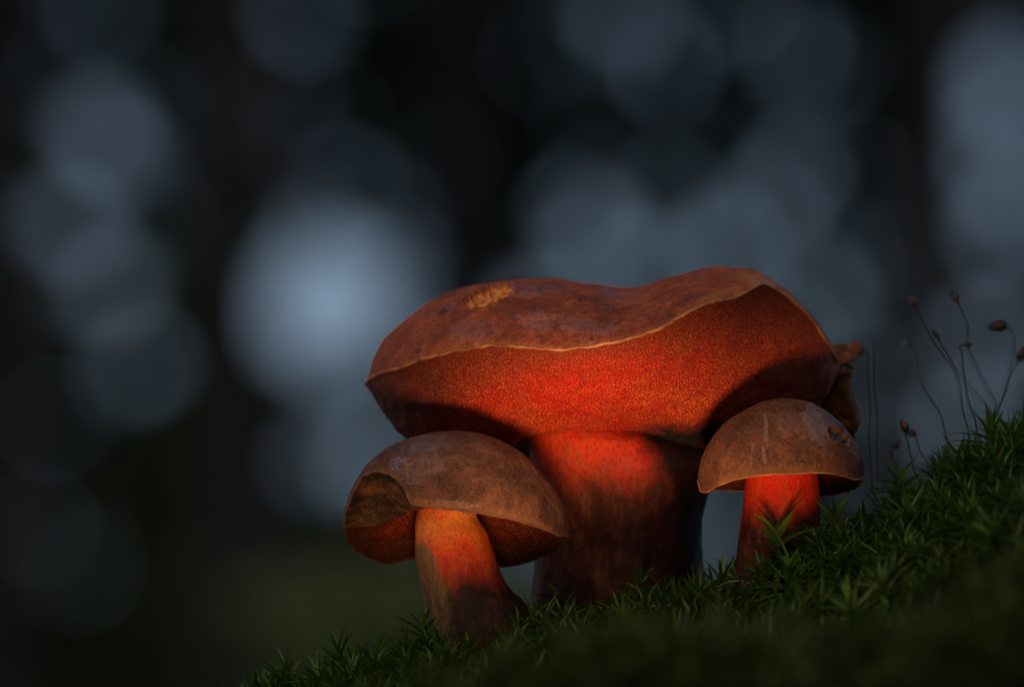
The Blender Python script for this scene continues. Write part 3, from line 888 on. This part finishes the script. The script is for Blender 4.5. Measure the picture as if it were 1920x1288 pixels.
def on_cap(cap, px, py):
    """point on the front of a cap's skin seen at that pixel"""
    f, b = cap.plan(np.array([px])); c = float(cap.crest(px)); zf = float(cap.zf(px))
    lo, hi = 0.0, 1.0
    for _ in range(40):
        m = (lo + hi) / 2; g = (1 - cap.prof) * m ** 2.3 + cap.prof * (1 - math.sqrt(1 - m * m))
        if c + (zf - c) * g < py: lo = m
        else: hi = m
    return W(px, py, float(cap.ymid - lo * (cap.ymid - f[0])) - 0.0001)


for (px, py, r) in [(905, 541, .00055), (944, 595, .0004), (973, 604, .0004), (1031, 567, .00028), (1090, 568, .00045), (1151, 583, .00042), (1160, 562, .00035), (1202, 547, .0004), (1192, 544, .0003), (1110, 636, .0004), (842, 573, .0006)]:
    add_drop(on_cap(capB, px, py), r, 'tiny clear water drop on the russet skin of the largest cap', 'water drops on the largest cap')
for (px, py, r) in [(765, 840, .0005), (738, 870, .0004), (746, 862, .00035), (742, 876, .0003)]:
    add_drop(on_cap(capL, px, py), r, 'tiny clear water drop on the umber bitten cap', 'water drops on the umber cap')
for (px, py, d, r) in [(1741, 968, -.012, .00045), (1747, 986, -.012, .00045), (1720, 950, -.010, .0003), (1711, 975, -.012, .0003), (1787, 985, -.012, .0003), (1815, 958, -.012, .0003), (1848, 970, -.012, .0004),
                       (1852, 882, .012, .0005), (1890, 885, .012, .0004), (1806, 872, .012, .0005), (1720, 1012, -.014, .0004), (1459, 1021, -.018, .0004), (1770, 1000, -.012, .0003)]:
    add_drop(W(px, py, d), r, 'tiny clear water drop caught on the moss leaves', 'water drops on the moss')


# ----------------------------------------------------------------- the forest behind
def leaf_cloud(P, size, seed, mat, name, root):
    r = np.random.default_rng(seed); n = len(P)
    a = r.normal(size=(n, 3)); a /= np.linalg.norm(a, axis=1, keepdims=True)
    b = np.cross(a, r.normal(size=(n, 3))); b /= np.linalg.norm(b, axis=1, keepdims=True)
    s = size * r.uniform(0.7, 1.3, n)[:, None]
    nrm = np.cross(a, b)
    V = np.stack([P - a * s, P + b * s * 0.55 + nrm * s * 0.15, P + a * s, P - b * s * 0.55 + nrm * s * 0.15], 1).reshape(-1, 3)
    me = mesh_np(name, V - np.array(root.location), np.arange(4 * n).reshape(n, 4), False)
    attr(me, 'rnd', np.repeat(r.uniform(0, 1, n), 4))
    return link(name, me, mat, root)


# openings in the foliage through which the sky shows: (px, py, radius in mm) at the depth of the leaves
DBG = 16.67
GAPS = [(618, 568, 84), (590, 455, 11), (745, 490, 10), (715, 395, 6), (650, 660, 8), (700, 640, 8),
        (190, 255, 12), (165, 235, 7), (215, 300, 7), (130, 430, 12), (215, 530, 12), (275, 670, 10), (235, 700, 7),
        (280, 980, -5), (130, 1085, -3), (190, 1060, -8), (150, 900, -6), (680, 850, 18), (630, 850, 8), (550, 25, 15), (585, 45, 8), (190, 20, 9), (545, 170, 8),
        (1150, 15, 15), (1175, 30, 8), (1105, 350, 14), (1075, 395, 13), (1090, 470, 16), (1140, 430, 12), (1265, 345, 10), (1270, 420, 13), (1240, 490, 15), (1330, 480, 12), (1180, 510, 15),
        (1500, 300, 11), (1480, 350, 18), (1450, 420, 11), (1400, 470, 11), (1510, 520, 9), (1880, 140, 14), (1905, 210, 13), (1860, 330, 11), (1900, 380, 11), (1870, 450, 9), (1480, 130, 8), (1250, 140, 7), (1430, 200, 7),
        (1790, 790, 26), (1770, 830, 22), (1830, 640, 14), (1700, 720, 8), (1650, 850, 10), (1350, 960, 16), (1330, 1010, 13), (960, 1060, 26), (990, 1100, 24), (1560, 560, 8), (1900, 600, 10),
        (1600, 700, 8), (830, 300, 7), (1000, 590, 12), (1450, 620, 12)]
GA = np.array(GAPS, float)
pxm = K * DBG / DIST
nl = 42000
lp = np.column_stack([RNG.uniform(-700, 2620, nl), RNG.uniform(-800, 1900, nl)])
keep = np.ones(nl, bool)
for (gx_, gy_, r_) in GA:
    keep &= np.hypot(lp[:, 0] - gx_, lp[:, 1] - gy_) * pxm > (r_ * 0.74 - 5 * (1050 < gx_ < 1560) if r_ < 30 else r_) / 1000 + 0.026
dz_ = 0.44 + 0.12 * np.exp(-((lp[:, 0] - 390) / 130) ** 2) + 0.25 * np.exp(-((lp[:, 0] - 930) / 110) ** 2 - ((lp[:, 1] - 150) / 450) ** 2) + 0.25 * np.exp(-((lp[:, 0] - 1690) / 150) ** 2 - ((lp[:, 1] - 150) / 450) ** 2)
dz_ += 0.45 * np.exp(-((lp[:, 0] - 730) / 160) ** 2 - ((lp[:, 1] - 120) / 160) ** 2) + 0.5 * smooth01(lp[:, 1], 1000, 1250) + 0.4 * smooth01(lp[:, 0], 60, -120) + 0.25 * smooth01(lp[:, 1], 60, -100) + 0.3 * smooth01(lp[:, 1], 600, 900) * smooth01(lp[:, 0], 560, 380)
keep &= RNG.uniform(0, 1, nl) < dz_
lp = lp[keep]
ld = RNG.uniform(-0.15, 0.15, len(lp)) + DBG - DIST
LP = W(lp[:, 0], lp[:, 1], ld)

# trunks: (pixel column at mid height, width px, distance, lean px over the frame height, label)
TREES = [(392, 126, 14.3, 46, 'dark slim tree trunk left of the brightest gap of sky'),
         (925, 100, 14.8, -16, 'dark slim tree trunk rising behind the largest cap'),
         (1655, 112, 13.7, 60, 'thick dark tree trunk behind the capsule stalks'),
         (-15, 110, 14.7, 10, 'dark tree trunk at the dim outer side of the wood'),
         (2080, 140, 15.0, -12, 'dark tree trunk beyond the highest part of the bank')]
xt = np.array([t[0] for t in TREES])
owner = np.argmin(np.abs(lp[:, 0][:, None] - xt[None, :]), 1)
FLOOR = FZ - 0.75
for i, (px, wpx, D, lean, label) in enumerate(TREES):
    m = K * D / DIST
    foot = W(px - lean * 0.8, 1750, D - DIST); foot[2] = FLOOR
    root = empty('forest_tree', foot)
    tag(root, label, 'tree', 'trees of the wood behind')
    r0 = wpx * m / 2
    zz = np.linspace(-0.1, 9.0, 60)
    pitch_px = lean / 1288
    tr = random.Random(40 + i)
    P = np.column_stack([foot[0] + zz * pitch_px * 1.0 + 0.015 * np.sin(zz * 1.7 + i), foot[1] + 0.02 * np.sin(zz * 1.1 + 2 * i), foot[2] + zz])
    V, F = tube(P, r0 * (1.15 - 0.085 * zz) * (1 + 0.35 * np.exp(-np.maximum(zz, 0) * 5)), 18)
    V = V + (fbm(V, 6, 3, i) * 0.012)[:, None] * np.array([1, 1, 0.2])
    trunk = link('trunk', mesh_np('trunk', V - foot, F), M_bark, root)
    for b in range(9):
        z0 = tr.uniform(2.6, 8.0); az = tr.uniform(0, 6.283); Ln = tr.uniform(1.0, 2.2)
        p0 = np.array([np.interp(z0, zz, P[:, 0]), np.interp(z0, zz, P[:, 1]), foot[2] + z0])
        t = np.linspace(0, 1, 10)
        Q = p0 + np.column_stack([np.cos(az) * Ln * t, np.sin(az) * Ln * t, Ln * (0.75 * t - 0.25 * t * t)])
        V, F = tube(Q, 0.03 * (1.05 - t), 7)
        link('limb', mesh_np('limb', V - foot, F), M_bark, root)
    # high crown
    n2 = 2600
    cz = np.array([P[-1][0], P[-1][1], foot[2] + 6.8])
    dirs = RNG.normal(size=(n2, 3)); dirs /= np.linalg.norm(dirs, axis=1, keepdims=True)
    clump = RNG.normal(size=(40, 3)); clump /= np.linalg.norm(clump, axis=1, keepdims=True)
    cc = clump * np.array([1.9, 1.9, 2.4]) * RNG.uniform(0.35, 1, (40, 1))
    HC = cz + cc[RNG.integers(0, 40, n2)] + dirs * RNG.uniform(0, 0.6, (n2, 1))
    sel = LP[owner == i]
    leaf_cloud(np.vstack([HC]), 0.11, 60 + i, M_leaf_dark, 'crown', root)
    leaf_cloud(sel, 0.045, 80 + i, M_leaf_dark, 'low_branches', root)

# a lighter bush behind the bitten cap
bush = empty('leafy_bush', [*(W(760, 1500, 4.3)[:2]), FLOOR])
tag(bush, 'olive green leafy bush glimpsed behind the flame orange stem', 'bush')
nb = 2600
bp = np.column_stack([RNG.normal(745, 85, nb), 1080 + np.abs(RNG.normal(0, 150, nb)), RNG.normal(4.3, 0.12, nb)])
leaf_cloud(W(bp[:, 0], bp[:, 1], bp[:, 2]), 0.018, 99, M_leaf_bush, 'foliage', bush)
for j in range(5):
    t = np.linspace(0, 1, 8)
    top = W(680 + 35 * j, 1150, 4.3); b0 = np.array(bush.location)
    Q = b0 + (top - b0) * t[:, None] + np.column_stack([0.03 * np.sin(3 * t + j), 0 * t, 0 * t])
    V, F = tube(Q, 0.008 * (1.1 - t), 6)
    link('branch', mesh_np('branch', V - b0, F), M_bark, bush)

# ----------------------------------------------------------------- dry needles caught in the moss
lr = random.Random(5)
for (px, py, dep) in [(1300, 1055, 0.004), (1705, 985, -0.006), (1085, 1150, 0.0), (1240, 1120, -0.006), (1610, 1030, -0.004), (1380, 1075, -0.006), (1000, 1170, -0.004), (1780, 960, 0.0), (1850, 930, -0.002), (1520, 1075, -0.012), (870, 1215, -0.006), (1150, 1135, 0.006)]:
    c = W(px, py + 14, dep); L = lr.uniform(0.006, 0.013); a = lr.uniform(0, 6.28); e = lr.uniform(-0.2, 0.9)
    d = np.array([math.cos(a) * math.cos(e), 0.5 * math.sin(a) * math.cos(e), math.sin(e)]) * L
    t = np.linspace(-0.5, 0.5, 8)
    P = c + d * t[:, None] + np.array([0, 0, -0.0016])[None, :] * (t[:, None] * 2) ** 2
    V, F = tube(P, 0.00026 * (1.05 - np.abs(t) * 1.6), 6)
    o = link('dry_needle', mesh_np('dry_needle', V - c, F), M_needle)
    o.location = Vector(c)
    tag(o, 'thin dry brown needle caught in the green moss', 'needle', 'dry needles in the moss')
